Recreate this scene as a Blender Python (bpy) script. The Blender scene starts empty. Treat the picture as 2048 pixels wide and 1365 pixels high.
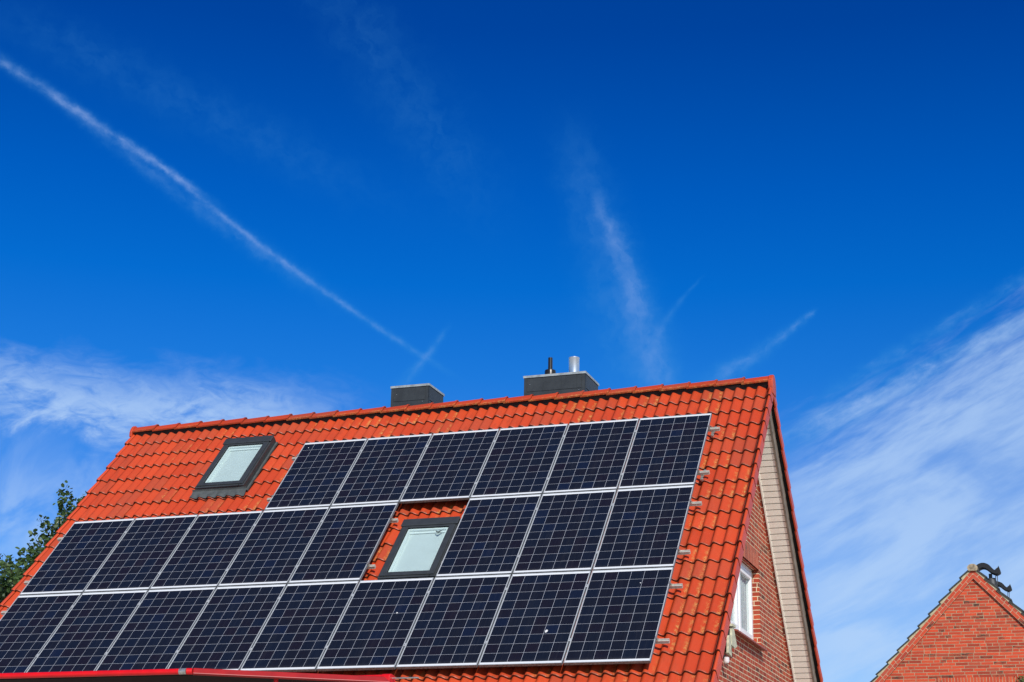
import bpy, math, random
from mathutils import Vector, Matrix
import numpy as np
random.seed(7)
rad = math.radians
C = bpy.context.scene.collection
sc = bpy.context.scene

# ------------------------------------------------------------------ camera
cam_d = bpy.data.cameras.new('camera'); cam = bpy.data.objects.new('camera', cam_d); C.objects.link(cam)
cam_d.sensor_width = 36; cam_d.sensor_fit = 'HORIZONTAL'; cam_d.lens = 57.802
cam_d.clip_start = .1; cam_d.clip_end = 5000
yaw, pit, rol = rad(19.7145), rad(18.1605), rad(1.1293)
Fw = Vector((-math.sin(yaw)*math.cos(pit), math.cos(yaw)*math.cos(pit), math.sin(pit)))
Rt = Vector((math.cos(yaw), math.sin(yaw), 0)); Up = Rt.cross(Fw)
R2 = Rt*math.cos(rol)+Up*math.sin(rol); U2 = Up*math.cos(rol)-Rt*math.sin(rol)
cm = Matrix((R2, U2, -Fw)).transposed().to_4x4(); cm.translation = Vector((4.638, -20.955, -6.021))
cam.matrix_world = cm
sc.camera = cam

# ------------------------------------------------------------------ light
sun_dir = Vector((.45, -.735, .575)).normalized()
sun_el = math.asin(sun_dir.z)
sun_rot = math.atan2(sun_dir.x, sun_dir.y)
sd = bpy.data.lights.new('sun', 'SUN'); sd.energy = 4.6; sd.angle = rad(.5); sd.color = (1, .955, .88)
so = bpy.data.objects.new('sun', sd); C.objects.link(so)
so.rotation_euler = sun_dir.to_track_quat('Z', 'Y').to_euler(); so.location = sun_dir*60
sc.view_settings.view_transform = 'Standard'; sc.view_settings.look = 'None'
sc.view_settings.exposure = 0; sc.view_settings.gamma = 1; sc.view_settings.use_curve_mapping = False
sc.cycles.max_bounces = 6; sc.cycles.use_denoising = True

# ------------------------------------------------------------------ node helper
class NG:
    def __init__(s, nt): s.nt = nt; s.n = nt.nodes; s.l = nt.links
    def put(s, sock, v):
        if isinstance(v, bpy.types.NodeSocket): s.l.new(v, sock)
        elif v is not None:
            try: sock.default_value = v
            except Exception: sock.default_value = (v, v, v)
    def m(s, op, a, b=None, c=None, clamp=False):
        nd = s.n.new('ShaderNodeMath'); nd.operation = op; nd.use_clamp = clamp
        for i, v in enumerate((a, b, c)): s.put(nd.inputs[i], v)
        return nd.outputs[0]
    def add(s, a, b): return s.m('ADD', a, b)
    def sub(s, a, b): return s.m('SUBTRACT', a, b)
    def mul(s, a, b): return s.m('MULTIPLY', a, b)
    def step(s, v, lo, hi, o0=0., o1=1.):
        nd = s.n.new('ShaderNodeMapRange'); nd.interpolation_type = 'SMOOTHSTEP'
        for i, x in enumerate((v, lo, hi, o0, o1)): s.put(nd.inputs[i], x)
        return nd.outputs[0]
    def xyz(s, x, y, z=0.):
        nd = s.n.new('ShaderNodeCombineXYZ')
        for i, v in enumerate((x, y, z)): s.put(nd.inputs[i], v)
        return nd.outputs[0]
    def sep(s, v):
        nd = s.n.new('ShaderNodeSeparateXYZ'); s.l.new(v, nd.inputs[0]); return nd.outputs
    def noise(s, vec, scale, detail=4, rough=.55, dist=0., dim='3D', w=None):
        nd = s.n.new('ShaderNodeTexNoise'); nd.noise_dimensions = dim
        if vec is not None: s.l.new(vec, nd.inputs['Vector'])
        nd.inputs['Scale'].default_value = scale; nd.inputs['Detail'].default_value = detail
        nd.inputs['Roughness'].default_value = rough; nd.inputs['Distortion'].default_value = dist
        if w is not None: s.put(nd.inputs['W'], w)
        return nd.outputs['Fac']
    def mix(s, f, a, b, mode='MIX'):
        nd = s.n.new('ShaderNodeMix'); nd.data_type = 'RGBA'; nd.blend_type = mode
        s.put(nd.inputs[0], f)
        for i, v in ((6, a), (7, b)):
            if isinstance(v, (tuple, list)): v = (*v[:3], 1)
            s.put(nd.inputs[i], v)
        return nd.outputs[2]
    def ramp(s, f, stops, interp='LINEAR'):
        nd = s.n.new('ShaderNodeValToRGB'); s.put(nd.inputs[0], f); e = nd.color_ramp.elements
        nd.color_ramp.interpolation = interp
        while len(e) < len(stops): e.new(.5)
        for i, (p, c) in enumerate(stops):
            e[i].position = p; e[i].color = (*c, 1) if len(c) == 3 else c
        return nd.outputs[0]
    def white(s, vec, dim='3D', w=None):
        nd = s.n.new('ShaderNodeTexWhiteNoise'); nd.noise_dimensions = dim
        if vec is not None: s.l.new(vec, nd.inputs['Vector'])
        if w is not None: s.put(nd.inputs['W'], w)
        return nd.outputs[0]

# ------------------------------------------------------------------ sky
world = bpy.data.worlds.new('World'); sc.world = world; world.use_nodes = True
W = NG(world.node_tree); W.n.clear()
wo = W.n.new('ShaderNodeOutputWorld'); bg = W.n.new('ShaderNodeBackground'); W.l.new(bg.outputs[0], wo.inputs[0])
st = W.n.new('ShaderNodeTexSky'); st.sky_type = 'NISHITA'; st.sun_disc = False
st.sun_elevation = sun_el; st.sun_rotation = sun_rot; st.altitude = 0; st.air_density = 1.0; st.dust_density = .3; st.ozone_density = 3.0
tc = W.n.new('ShaderNodeTexCoord'); D = W.sep(tc.outputs['Generated'])
az = W.mul(W.m('ARCTAN2', D[0], D[1]), 57.29578)          # degrees, 0 = +Y
el = W.mul(W.m('ARCSINE', D[2]), 57.29578)
azs = W.mul(az, .95)
chart = W.xyz(azs, el, 0.)
# the photograph's polarised deep blue: correction of the sky colour with elevation
corr = W.ramp(W.m('DIVIDE', el, 40., clamp=True), [(0, (.62, .80, 1.0)), (.30, (.21, .52, .98)), (.42, (.05, .455, 1.0)), (.50, (.006, .41, 1.0)), (.58, (.0, .345, .95)), (.72, (.0, .235, .77)), (1, (.0, .19, .66))])
base = W.mix(1., st.outputs[0], corr, 'MULTIPLY')

def streak(a, b, w0, w1, bend=0., fa=.05, fb=.05, soft_noise=1.5, lo=.25):
    ax, ay, bx, by = a[0]*.95, a[1], b[0]*.95, b[1]
    L = math.hypot(bx-ax, by-ay); dx, dy = (bx-ax)/L, (by-ay)/L
    px, py = W.sub(azs, ax), W.sub(el, ay)
    t = W.mul(W.add(W.mul(px, dx), W.mul(py, dy)), 1/L)
    s = W.sub(W.mul(py, dx), W.mul(px, dy))
    s = W.sub(s, W.mul(W.mul(t, W.sub(1., t)), 4*bend))
    nz = W.noise(chart, soft_noise*1.0, 5, .65)
    s = W.add(s, W.mul(W.sub(nz, .5), (w0+w1)*.85))
    w = W.add(w0, W.mul(W.m('MINIMUM', W.m('MAXIMUM', t, 0.), 1.), w1-w0))
    q = W.m('DIVIDE', s, w)
    g = W.m('EXPONENT', W.mul(W.mul(q, q), -1.))
    g = W.mul(g, W.mul(W.step(t, -fa, fa), W.step(t, 1+fb, 1-fb)))
    tex = W.step(W.noise(W.xyz(W.mul(t, L*1.0), W.mul(s, 1.6), 3.1), 1.5, 4, .55), lo, .75)
    return W.mul(g, tex)
def total(items):
    r = None
    for k, x in items:
        v = W.mul(x, k); r = v if r is None else W.add(r, v)
    return r
trail = total([
    (.44, streak((-39.6, 26.40), (-31.5, 22.75), .21, .12, .10, .01, .2, 3., .0)),
    (.32, streak((-33.0, 23.5), (-22.6, 17.35), .11, .12, -.10, .12, .15, 3.5, .0)),
    (.24, streak((-36.5, 25.0), (-27.0, 19.75), .20, .34, -.02, .2, .25, 2.5, .0)),
    (.30, streak((-22.2, 18.4), (-23.9, 16.3), .10, .22, .06, .2, .2, 2., .0)),
    (.28, streak((-16.5, 22.9), (-14.2, 16.2), .24, .80, .22, .15, .10, 1.0, -.15)),
    (.17, streak((-17.5, 25.2), (-15.4, 17.0), .70, 1.1, .1, .2, .2, 1.0, -.1)),
    (.10, streak((-27.6, 30.5), (-21.0, 23.0), 1.0, 1.2, .1, .3, .3, 1., .1)),
    (.10, streak((-39., 27.6), (-25.5, 23.3), .7, .8, .2, .2, .3, 1., .1)),
    (.34, streak((-8.7, 19.1), (-12.6, 16.7), .08, .40, .10, .05, .25, 2., .0)),
    (.18, streak((-12.9, 20.2), (-14.6, 18.1), .06, .18, -.1, .2, .2, 2., .0)),
    (.26, streak((-.6, 20.1), (-8.2, 16.3), .20, .30, .0, .1, .25, 1.5, .1)),
    (.48, streak((.5, 19.3), (-10.0, 14.6), .22, .45, .0, .05, .25, 1.5, .1)),
])
# right-hand cirrus sheet: everything below a slanting edge, streaked along it
ca, sa = math.cos(rad(27)), math.sin(rad(27))
lx = W.add(W.mul(azs, ca), W.mul(el, sa)); ly = W.sub(W.mul(el, ca), W.mul(azs, sa))
n1 = W.noise(W.xyz(W.mul(lx, .11), W.mul(ly, .30), 1.7), 1.7, 6, .52, .6)
n1b = W.noise(W.xyz(W.mul(lx, .22), W.mul(ly, 1.1), 5.2), 2.4, 6, .6, .3)
dist = W.sub(W.add(W.mul(W.add(azs, 9.0), .50), 15.0), el)      # >0 below the edge
edge = W.step(W.add(dist, W.add(W.mul(W.sub(n1b, .5), 3.4), W.mul(W.sub(n1, .5), 2.0))), -.9, 2.9)
sheet = W.mul(W.mul(edge, W.step(azs, -12.5, -7.5)), W.add(W.add(.34, W.mul(W.step(el, 15., 8.), .12)), W.mul(W.step(W.add(W.mul(n1, .76), W.mul(n1b, .24)), .34, .62), .52)))
sheet = W.mul(sheet, 1.0)
# left-hand band of cirrus
ca2, sa2 = math.cos(rad(-4)), math.sin(rad(-4))
n2 = W.noise(W.xyz(W.mul(azs, .26), W.mul(el, .55), 8.3), 1.25, 8, .60, .9)
bandc = W.sub(W.add(el, W.mul(W.sub(n2, .5), 3.2)), W.add(15.2, W.mul(W.add(azs, 31.), -.02)))
bandg = W.mul(W.step(bandc, -1.9, -.3), W.step(bandc, 2.0, .1))
bandg = W.mul(bandg, W.step(azs, -22.5, -27.5))
n2b = W.noise(W.xyz(W.mul(azs, .8), W.mul(el, 1.5), 4.4), 1.3, 7, .62, .8)
left = W.mul(bandg, W.step(W.add(W.mul(n2, .65), W.mul(n2b, .35)), .38, .62, .12, 1.))
n3 = W.noise(W.xyz(W.add(W.mul(azs, .55), W.mul(el, -.30)), W.add(W.mul(el, .30), W.mul(azs, .12)), 2.2), 1.0, 6, .55, .6)
lowl = W.mul(W.mul(W.step(el, 15.5, 10.5), W.step(azs, -14., -30.)), W.step(n3, .34, .66))
cl = W.m('MINIMUM', W.add(W.mul(left, .72), W.mul(lowl, .50)), .85)
cl = W.m('MAXIMUM', cl, W.m('MINIMUM', W.mul(sheet, .80), .8))
tcol = W.mix(W.step(trail, .03, .60), (.45, 2.8, 5.9), (2.9, 4.3, 7.2))
col = W.mix(W.m('MINIMUM', trail, .7), base, tcol)
col = W.mix(cl, col, (3.9, 5.4, 7.6))
W.l.new(col, bg.inputs[0]); bg.inputs[1].default_value = .125

# ------------------------------------------------------------------ materials
def mat(name, color, rough=.6, metal=0., spec=.5, var=.0, vscale=20., bump=0., bscale=60., coat=0.):
    m = bpy.data.materials.new(name); m.use_nodes = True; g = NG(m.node_tree); b = g.n['Principled BSDF']
    b.inputs['Roughness'].default_value = rough; b.inputs['Metallic'].default_value = metal
    b.inputs['Specular IOR Level'].default_value = spec; b.inputs['Coat Weight'].default_value = coat
    tcn = g.n.new('ShaderNodeTexCoord'); o = tcn.outputs['Object']
    if var:
        nz = g.noise(o, vscale, 5, .6)
        lo = tuple(c*(1-var) for c in color); hi = tuple(min(1, c*(1+var)) for c in color)
        g.l.new(g.mix(g.step(nz, .3, .7), lo, hi), b.inputs['Base Color'])
    else: b.inputs['Base Color'].default_value = (*color, 1)
    if bump:
        bn = g.n.new('ShaderNodeBump'); bn.inputs['Strength'].default_value = bump; bn.inputs['Distance'].default_value = .01
        g.l.new(g.noise(o, bscale, 5, .6), bn.inputs['Height']); g.l.new(bn.outputs[0], b.inputs['Normal'])
    return m

def tile_mat(name, lichen=1.):
    """glazed red pantile; UV.x = wave units across, UV.y = course units (0 upper end, 1 lower edge); tr = three randoms per tile"""
    m = bpy.data.materials.new(name); m.use_nodes = True; g = NG(m.node_tree); b = g.n['Principled BSDF']
    at = g.n.new('ShaderNodeAttribute'); at.attribute_name = 'tr'; r = g.sep(at.outputs['Color'])
    uv = g.n.new('ShaderNodeUVMap'); uvs = g.sep(uv.outputs[0]); fx = g.m('FRACT', uvs[0]); fy = g.m('FRACT', uvs[1])
    tcn = g.n.new('ShaderNodeTexCoord'); o = tcn.outputs['Object']; ox = g.sep(o)
    c = g.mix(r[0], (.43, .042, .0095), (.52, .058, .0140))
    c = g.mix(g.mul(g.step(r[1], .62, 1.), .60), c, (.34, .060, .026))           # a few duller tiles
    big = g.noise(o, 2.2, 4, .55)
    c = g.mix(g.mul(g.step(big, .45, .75), .30), c, (.38, .062, .020))
    stain = g.noise(g.xyz(g.mul(uvs[0], 1.3), g.mul(uvs[1], .55), ox[0]), 2.0, 5, .62)
    c = g.mix(g.mul(g.step(stain, .50, .74), .50), c, (.27, .040, .014))
    # soft ochre bloom along the pan, lichen flecks near the lower right
    east = g.step(ox[0], -3.5, .6)
    lowr = g.step(ox[2], .4, -3.6)
    where = g.m('MINIMUM', g.add(g.add(.10, g.mul(east, .62)), g.mul(lowr, .26)), 1.)
    pan = g.mul(g.step(fx, .40, .68), g.step(fx, .84, .76))
    pan = g.mul(pan, g.step(fy, -.2, .6))
    nzf = g.noise(o, 95., 4, .72); nzm = g.noise(o, 16., 4, .65)
    hit = g.step(g.add(r[2], g.mul(where, .48)), .78, 1.12)
    spk = g.mul(g.mul(g.step(g.add(nzf, g.mul(g.sub(nzm, .5), .55)), .53, .59), pan), hit)
    c = g.mix(g.mul(g.mul(pan, g.mul(hit, g.step(nzm, .35, .65))), .38*lichen), c, (.40, .12, .028))
    c = g.mix(g.mul(spk, .85*lichen), c, (.56, .32, .09))
    few = g.mul(g.step(nzf, .66, .70), g.mul(g.step(nzm, .5, .6), .8))
    c = g.mix(g.mul(few, .6*lichen), c, (.72, .50, .22))
    # darker brown band in the bottom of the pan and along the side joint
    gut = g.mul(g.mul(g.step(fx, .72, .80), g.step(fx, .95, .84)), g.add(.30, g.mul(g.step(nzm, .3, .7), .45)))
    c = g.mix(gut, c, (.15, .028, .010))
    # moss and dirt at the lower lip
    lip = g.mul(g.step(fy, .93, .985), g.step(g.noise(o, 38., 4, .7), .42, .60))
    c = g.mix(g.mul(lip, .65), c, (.12, .055, .018))
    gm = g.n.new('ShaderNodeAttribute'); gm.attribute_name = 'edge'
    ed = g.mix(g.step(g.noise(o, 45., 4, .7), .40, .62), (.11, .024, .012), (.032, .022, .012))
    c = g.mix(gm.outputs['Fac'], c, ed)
    g.l.new(c, b.inputs['Base Color'])
    g.l.new(g.add(.34, g.mul(nzm, .25)), b.inputs['Roughness']); b.inputs['Specular IOR Level'].default_value = .42
    bn = g.n.new('ShaderNodeBump'); bn.inputs['Strength'].default_value = .28; bn.inputs['Distance'].default_value = .006
    g.l.new(g.add(nzm, g.mul(nzf, .35)), bn.inputs['Height']); g.l.new(bn.outputs[0], b.inputs['Normal'])
    return m

def brick_mat(name, cols, mortar, bw=.25, bh=.0625, mw=.010, vertical=False, dark=.12):
    m = bpy.data.materials.new(name); m.use_nodes = True; g = NG(m.node_tree); b = g.n['Principled BSDF']
    uv = g.n.new('ShaderNodeUVMap'); s = g.sep(uv.outputs[0]); x, y = s[0], s[1]
    if vertical: x, y = y, x
    wob = g.mul(g.sub(g.noise(g.xyz(x, y), 3.0, 3, .5), .5), .012)
    yy = g.add(y, wob); row = g.m('FLOOR', g.m('DIVIDE', yy, bh))
    xo = g.add(x, g.mul(g.white(None, '1D', row), bw))
    # every so often a half brick (header) stands in for a stretcher
    cell = g.m('DIVIDE', xo, bw); ci = g.m('FLOOR', cell); fx = g.mul(g.m('FRACT', cell), bw)
    fy = g.mul(g.m('FRACT', g.m('DIVIDE', yy, bh)), bh)
    hd = g.step(g.white(g.xyz(ci, row, 3.)), .80, .81)
    fxh = g.m('MODULO', fx, bw/2)
    fx2 = g.add(g.mul(fx, g.sub(1., hd)), g.mul(fxh, hd))
    half = g.mul(hd, g.step(fx, bw/2-.0001, bw/2))
    w2 = g.add(bw, g.mul(hd, -bw/2))
    dx = g.m('MINIMUM', fx2, g.sub(w2, fx2)) if not vertical else g.add(0., 1.); dy = g.m('MINIMUM', fy, g.sub(bh, fy))
    dn = g.mul(g.sub(g.noise(g.xyz(x, y), 60., 3, .6), .5), .0045)
    d = g.add(g.m('MINIMUM', dx, dy), dn)
    brick = g.step(d, mw*.42, mw*.62)
    rv = g.white(g.xyz(g.add(ci, g.mul(half, .37)), row, 7.))
    c = g.ramp(rv, cols)
    dk = g.step(g.white(g.xyz(g.add(ci, g.mul(half, .37)), row, 11.)), 1-dark, 1-dark+.01)
    cloudy = g.step(g.noise(g.xyz(g.mul(x, 7.), g.mul(y, 14.)), 1.2, 4, .6), .45, .62)
    c = g.mix(g.mul(dk, g.add(.35, g.mul(cloudy, .6))), c, (.055, .035, .025))
    c = g.mix(g.mul(g.step(g.noise(g.xyz(x, y), 26., 5, .65), .50, .72), .35), c, (.22, .05, .03))
    mc = g.mix(g.step(g.noise(g.xyz(x, y), 9., 4, .6), .35, .65), mortar, tuple(q*.66 for q in mortar))
    g.l.new(g.mix(brick, mc, c), b.inputs['Base Color']); b.inputs['Roughness'].default_value = .82
    b.inputs['Specular IOR Level'].default_value = .25
    bn = g.n.new('ShaderNodeBump'); bn.inputs['Strength'].default_value = .55; bn.inputs['Distance'].default_value = .006
    g.l.new(g.add(g.mul(brick, .8), g.mul(g.noise(g.xyz(x, y), 45., 5, .7), .5)), bn.inputs['Height']); g.l.new(bn.outputs[0], b.inputs['Normal'])
    return m

def cell_mat():
    m = bpy.data.materials.new('solar_cells'); m.use_nodes = True; g = NG(m.node_tree); b = g.n['Principled BSDF']
    uv = g.n.new('ShaderNodeUVMap'); s = g.sep(uv.outputs[0])        # metres inside the panel, from its lower left corner
    oi = g.n.new('ShaderNodeObjectInfo')
    px_, py_ = .1616, .1570; x0 = (.992-6*px_)/2; y0 = (1.65-10*py_)/2
    ux = g.m('DIVIDE', g.sub(s[0], x0), px_); uy = g.m('DIVIDE', g.sub(s[1], y0), py_)
    inside = g.mul(g.mul(g.m('GREATER_THAN', ux, 0.), g.m('LESS_THAN', ux, 6.)), g.mul(g.m('GREATER_THAN', uy, 0.), g.m('LESS_THAN', uy, 10.)))
    fx = g.m('ABSOLUTE', g.sub(g.m('FRACT', ux), .5)); fy = g.m('ABSOLUTE', g.sub(g.m('FRACT', uy), .5))
    ce = g.mul(g.mul(g.m('LESS_THAN', fx, .5-.0015/px_), g.m('LESS_THAN', fy, .5-.0014/py_)), inside)
    # thin busbars, nearly vanishing at this distance
    bus = g.m('LESS_THAN', g.m('ABSOLUTE', g.sub(g.m('FRACT', g.mul(g.m('FRACT', ux), 3.)), .5)), .014)
    rv = g.white(g.xyz(g.m('FLOOR', ux), g.m('FLOOR', uy), g.mul(oi.outputs['Random'], 57.)))
    c = g.ramp(rv, [(0, (.0085, .0065, .011)), (.30, (.0065, .0075, .012)), (.62, (.0058, .0080, .0140)), (.93, (.0052, .0088, .0185)), (1, (.005, .0095, .026))])
    tcn = g.n.new('ShaderNodeTexCoord')
    vor = g.n.new('ShaderNodeTexVoronoi'); vor.inputs['Scale'].default_value = 55.; g.l.new(tcn.outputs['Object'], vor.inputs['Vector'])
    c = g.mix(g.mul(g.sep(vor.outputs['Color'])[0], .25), c, (.006, .011, .026))
    c = g.mix(g.mul(bus, .05), c, (.16, .17, .19))
    c = g.mix(ce, g.mix(inside, (.62, .64, .65), (.42, .44, .48)), c)
    # thin dust, heavier towards the lower frame, with faint run marks
    o = tcn.outputs['Object']; dust = g.noise(g.xyz(g.mul(s[0], 22.), g.mul(s[1], 1.3), g.mul(oi.outputs['Random'], 9.)), 1., 5, .65)
    c = g.mix(g.add(g.add(.004, g.mul(g.step(dust, .45, .8), .016)), g.mul(g.step(s[1], .10, .012), .05)), c, (.36, .34, .32))
    fl = g.noise(g.xyz(s[0], s[1], g.mul(oi.outputs['Random'], 40.)), 34., 2, .5)
    c = g.mix(g.mul(g.step(fl, .835, .86), .5), c, (.6, .6, .58))
    g.l.new(c, b.inputs['Base Color']); b.inputs['Roughness'].default_value = .14; b.inputs['Specular IOR Level'].default_value = .30
    return m

M = {}
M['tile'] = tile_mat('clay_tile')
M['brick'] = brick_mat('gable_brick', [(0, (.24, .036, .018)), (.35, (.33, .046, .021)), (.75, (.42, .066, .026)), (1, (.28, .050, .026))], (.66, .55, .36))
M['soldier'] = brick_mat('soldier_brick', [(0, (.30, .045, .024)), (.5, (.42, .065, .03)), (1, (.5, .10, .045))], (.50, .40, .27), vertical=True)
M['rake'] = brick_mat('rake_brick', [(0, (.26, .045, .026)), (.5, (.30, .055, .03)), (1, (.36, .07, .035))], (.62, .52, .36), bw=.119, bh=.30)
M['nbrick'] = brick_mat('neighbour_brick', [(0, (.30, .042, .020)), (.25, (.42, .052, .022)), (.6, (.56, .068, .026)), (.85, (.50, .078, .030)), (1, (.34, .058, .032))], (.42, .33, .20), dark=.13)
M['nsoldier'] = brick_mat('neighbour_soldier_brick', [(0, (.40, .052, .024)), (.5, (.50, .068, .028)), (1, (.54, .09, .035))], (.42, .33, .20), vertical=True, dark=.03)
M['nrake'] = brick_mat('neighbour_rake_brick', [(0, (.32, .048, .028)), (.5, (.52, .068, .028)), (1, (.40, .075, .042))], (.56, .46, .29), bw=.21, bh=.105, dark=.05)
M['cell'] = cell_mat()
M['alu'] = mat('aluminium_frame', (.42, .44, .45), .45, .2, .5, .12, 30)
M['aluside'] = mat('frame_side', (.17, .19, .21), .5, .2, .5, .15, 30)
M['aludark'] = mat('weathered_frame_edge', (.16, .15, .13), .7, .2, .4, .5, 40)
M['rail'] = mat('aluminium_rail', (.50, .47, .40), .5, .15, .5, .15, 40)
M['steel'] = mat('steel', (.46, .44, .40), .35, .7, .5, .2, 60)
M['grey'] = mat('grey_window_cladding', (.032, .036, .038), .45, 0, .5, .12, 9)
M['lead'] = mat('grey_flashing', (.068, .076, .075), .55, 0, .4, .18, 12, .2, 20)
M['blind'] = mat('pale_blind', (.62, .645, .63), .8, 0, .2, .03, 4)
M['blindframe'] = mat('white_inner_frame', (.80, .82, .80), .5)
M['slate'] = mat('dark_chimney_cladding', (.028, .033, .035), .5, 0, .4, .22, 5, .15, 20)
M['zinc'] = mat('zinc_cap', (.33, .36, .35), .45, .3, .5, .25, 14)
M['black'] = mat('black_pipe', (.022, .020, .018), .3, .3, .5)
M['stainless'] = mat('stainless_pipe', (.66, .70, .74), .36, 1.)
M['white'] = mat('white_plastic', (.78, .78, .77), .35, 0, .5, .03, 6)
M['curtain'] = mat('grey_curtain', (.48, .49, .50), .8, 0, .2, .1, 8)
M['soffit'] = mat('cream_soffit_board', (.90, .88, .77), .45, 0, .4, .04, 6, .1, 30)
M['groove'] = mat('soffit_board_joint', (.42, .40, .34), .7)
M['fascia'] = mat('brown_fascia', (.20, .165, .13), .7, 0, .3, .2, 10)
M['under'] = mat('dark_roof_underside', (.022, .022, .022), .85, 0, .2, .3, 8)
M['sill'] = mat('brown_sill_tile', (.27, .060, .035), .45, 0, .5, .2, 15)
M['wood'] = mat('weathered_pale_wood', (.46, .45, .33), .8, 0, .2, .25, 20, .4, 60)
M['lamp'] = mat('lamp_plastic', (.60, .57, .58), .4)
M['plaster'] = mat('plaster', (.62, .6, .54), .85, 0, .2, .1, 3)
M['ntile'] = mat('dark_concrete_tile', (.030, .034, .034), .6, 0, .4, .35, 25, .3, 60)
M['mortar'] = mat('pale_bedding_mortar', (.42, .36, .23), .9, 0, .2, .18, 18, .4, 60)
M['ncap'] = mat('lichen_ridge_cap', (.30, .24, .16), .85, 0, .2, .45, 16, .6, 40)
M['iron'] = mat('black_iron', (.010, .011, .012), .5, .2, .4)
M['vent'] = mat('dark_grey_vent', (.055, .058, .062), .55, 0, .4, .15, 12)
M['redpaint'] = mat('red_gloss_paint', (.62, .006, .008), .35, 0, .4, .08, 8, coat=0.)
M['redshade'] = mat('shaded_red_paint', (.30, .004, .005), .4, 0, .4, .12, 8)  # red paint darkened to stand for weaker light on the side beam
M['fabric'] = mat('shade_black_fabric', (.010, .010, .010), .85, 0, .15, .3, 20)  # black colour carries the shade on the underside of the sheet
M['drop'] = mat('bird_dropping', (.62, .62, .60), .7)
M['sticker'] = mat('dark_bird_sticker', (.05, .065, .055), .5)
M['groundbounce'] = mat('pale_bounce_ground', (.55, .51, .43), .9, 0, .2, .12, .8, .6, 30)  # out of view; tone chosen pale to throw light up under the roof edge
M['bark'] = mat('bark', (.075, .058, .040), .9, 0, .2, .4, 18, .8, 30)
def leaf_mat(name, a, b_):
    m = bpy.data.materials.new(name); m.use_nodes = True; g = NG(m.node_tree); b = g.n['Principled BSDF']
    at = g.n.new('ShaderNodeAttribute'); at.attribute_name = 'tr'
    g.l.new(g.mix(g.sep(at.outputs['Color'])[0], a, b_), b.inputs['Base Color'])
    b.inputs['Roughness'].default_value = .42; b.inputs['Specular IOR Level'].default_value = .45
    tr = g.n.new('ShaderNodeBsdfTranslucent'); g.l.new(g.mix(g.sep(at.outputs['Color'])[0], tuple(x*1.4 for x in a), tuple(x*1.6 for x in b_)), tr.inputs[0])
    ms = g.n.new('ShaderNodeMixShader'); ms.inputs[0].default_value = .22
    g.l.new(b.outputs[0], ms.inputs[1]); g.l.new(tr.outputs[0], ms.inputs[2]); g.l.new(ms.outputs[0], g.n['Material Output'].inputs[0])
    return m
M['leaf'] = leaf_mat('round_leaf', (.028, .060, .014), (.080, .135, .038))
M['ivy'] = leaf_mat('creeper_leaf', (.06, .09, .02), (.13, .17, .05))
def glass_mat(name, tint, rough=.03, refl=1.3):
    m = bpy.data.materials.new(name); m.use_nodes = True; g = NG(m.node_tree); out = g.n['Material Output']; g.n.remove(g.n['Principled BSDF'])
    t = g.n.new('ShaderNodeBsdfTransparent'); t.inputs[0].default_value = (*tint, 1)
    r = g.n.new('ShaderNodeBsdfGlossy'); r.inputs['Roughness'].default_value = rough
    f = g.n.new('ShaderNodeFresnel'); f.inputs[0].default_value = 1.5
    geo = g.n.new('ShaderNodeNewGeometry'); mx = g.n.new('ShaderNodeMixShader'); g.l.new(g.mul(g.m('MULTIPLY', f.outputs[0], refl, clamp=True), g.sub(1., geo.outputs['Backfacing'])), mx.inputs[0]); g.l.new(t.outputs[0], mx.inputs[1]); g.l.new(r.outputs[0], mx.inputs[2]); g.l.new(mx.outputs[0], out.inputs[0])
    return m
M['glass'] = glass_mat('window_glass', (.88, .93, .93))
M['glass2'] = glass_mat('gable_window_glass', (.90, .93, .93), .05, .35)

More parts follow.
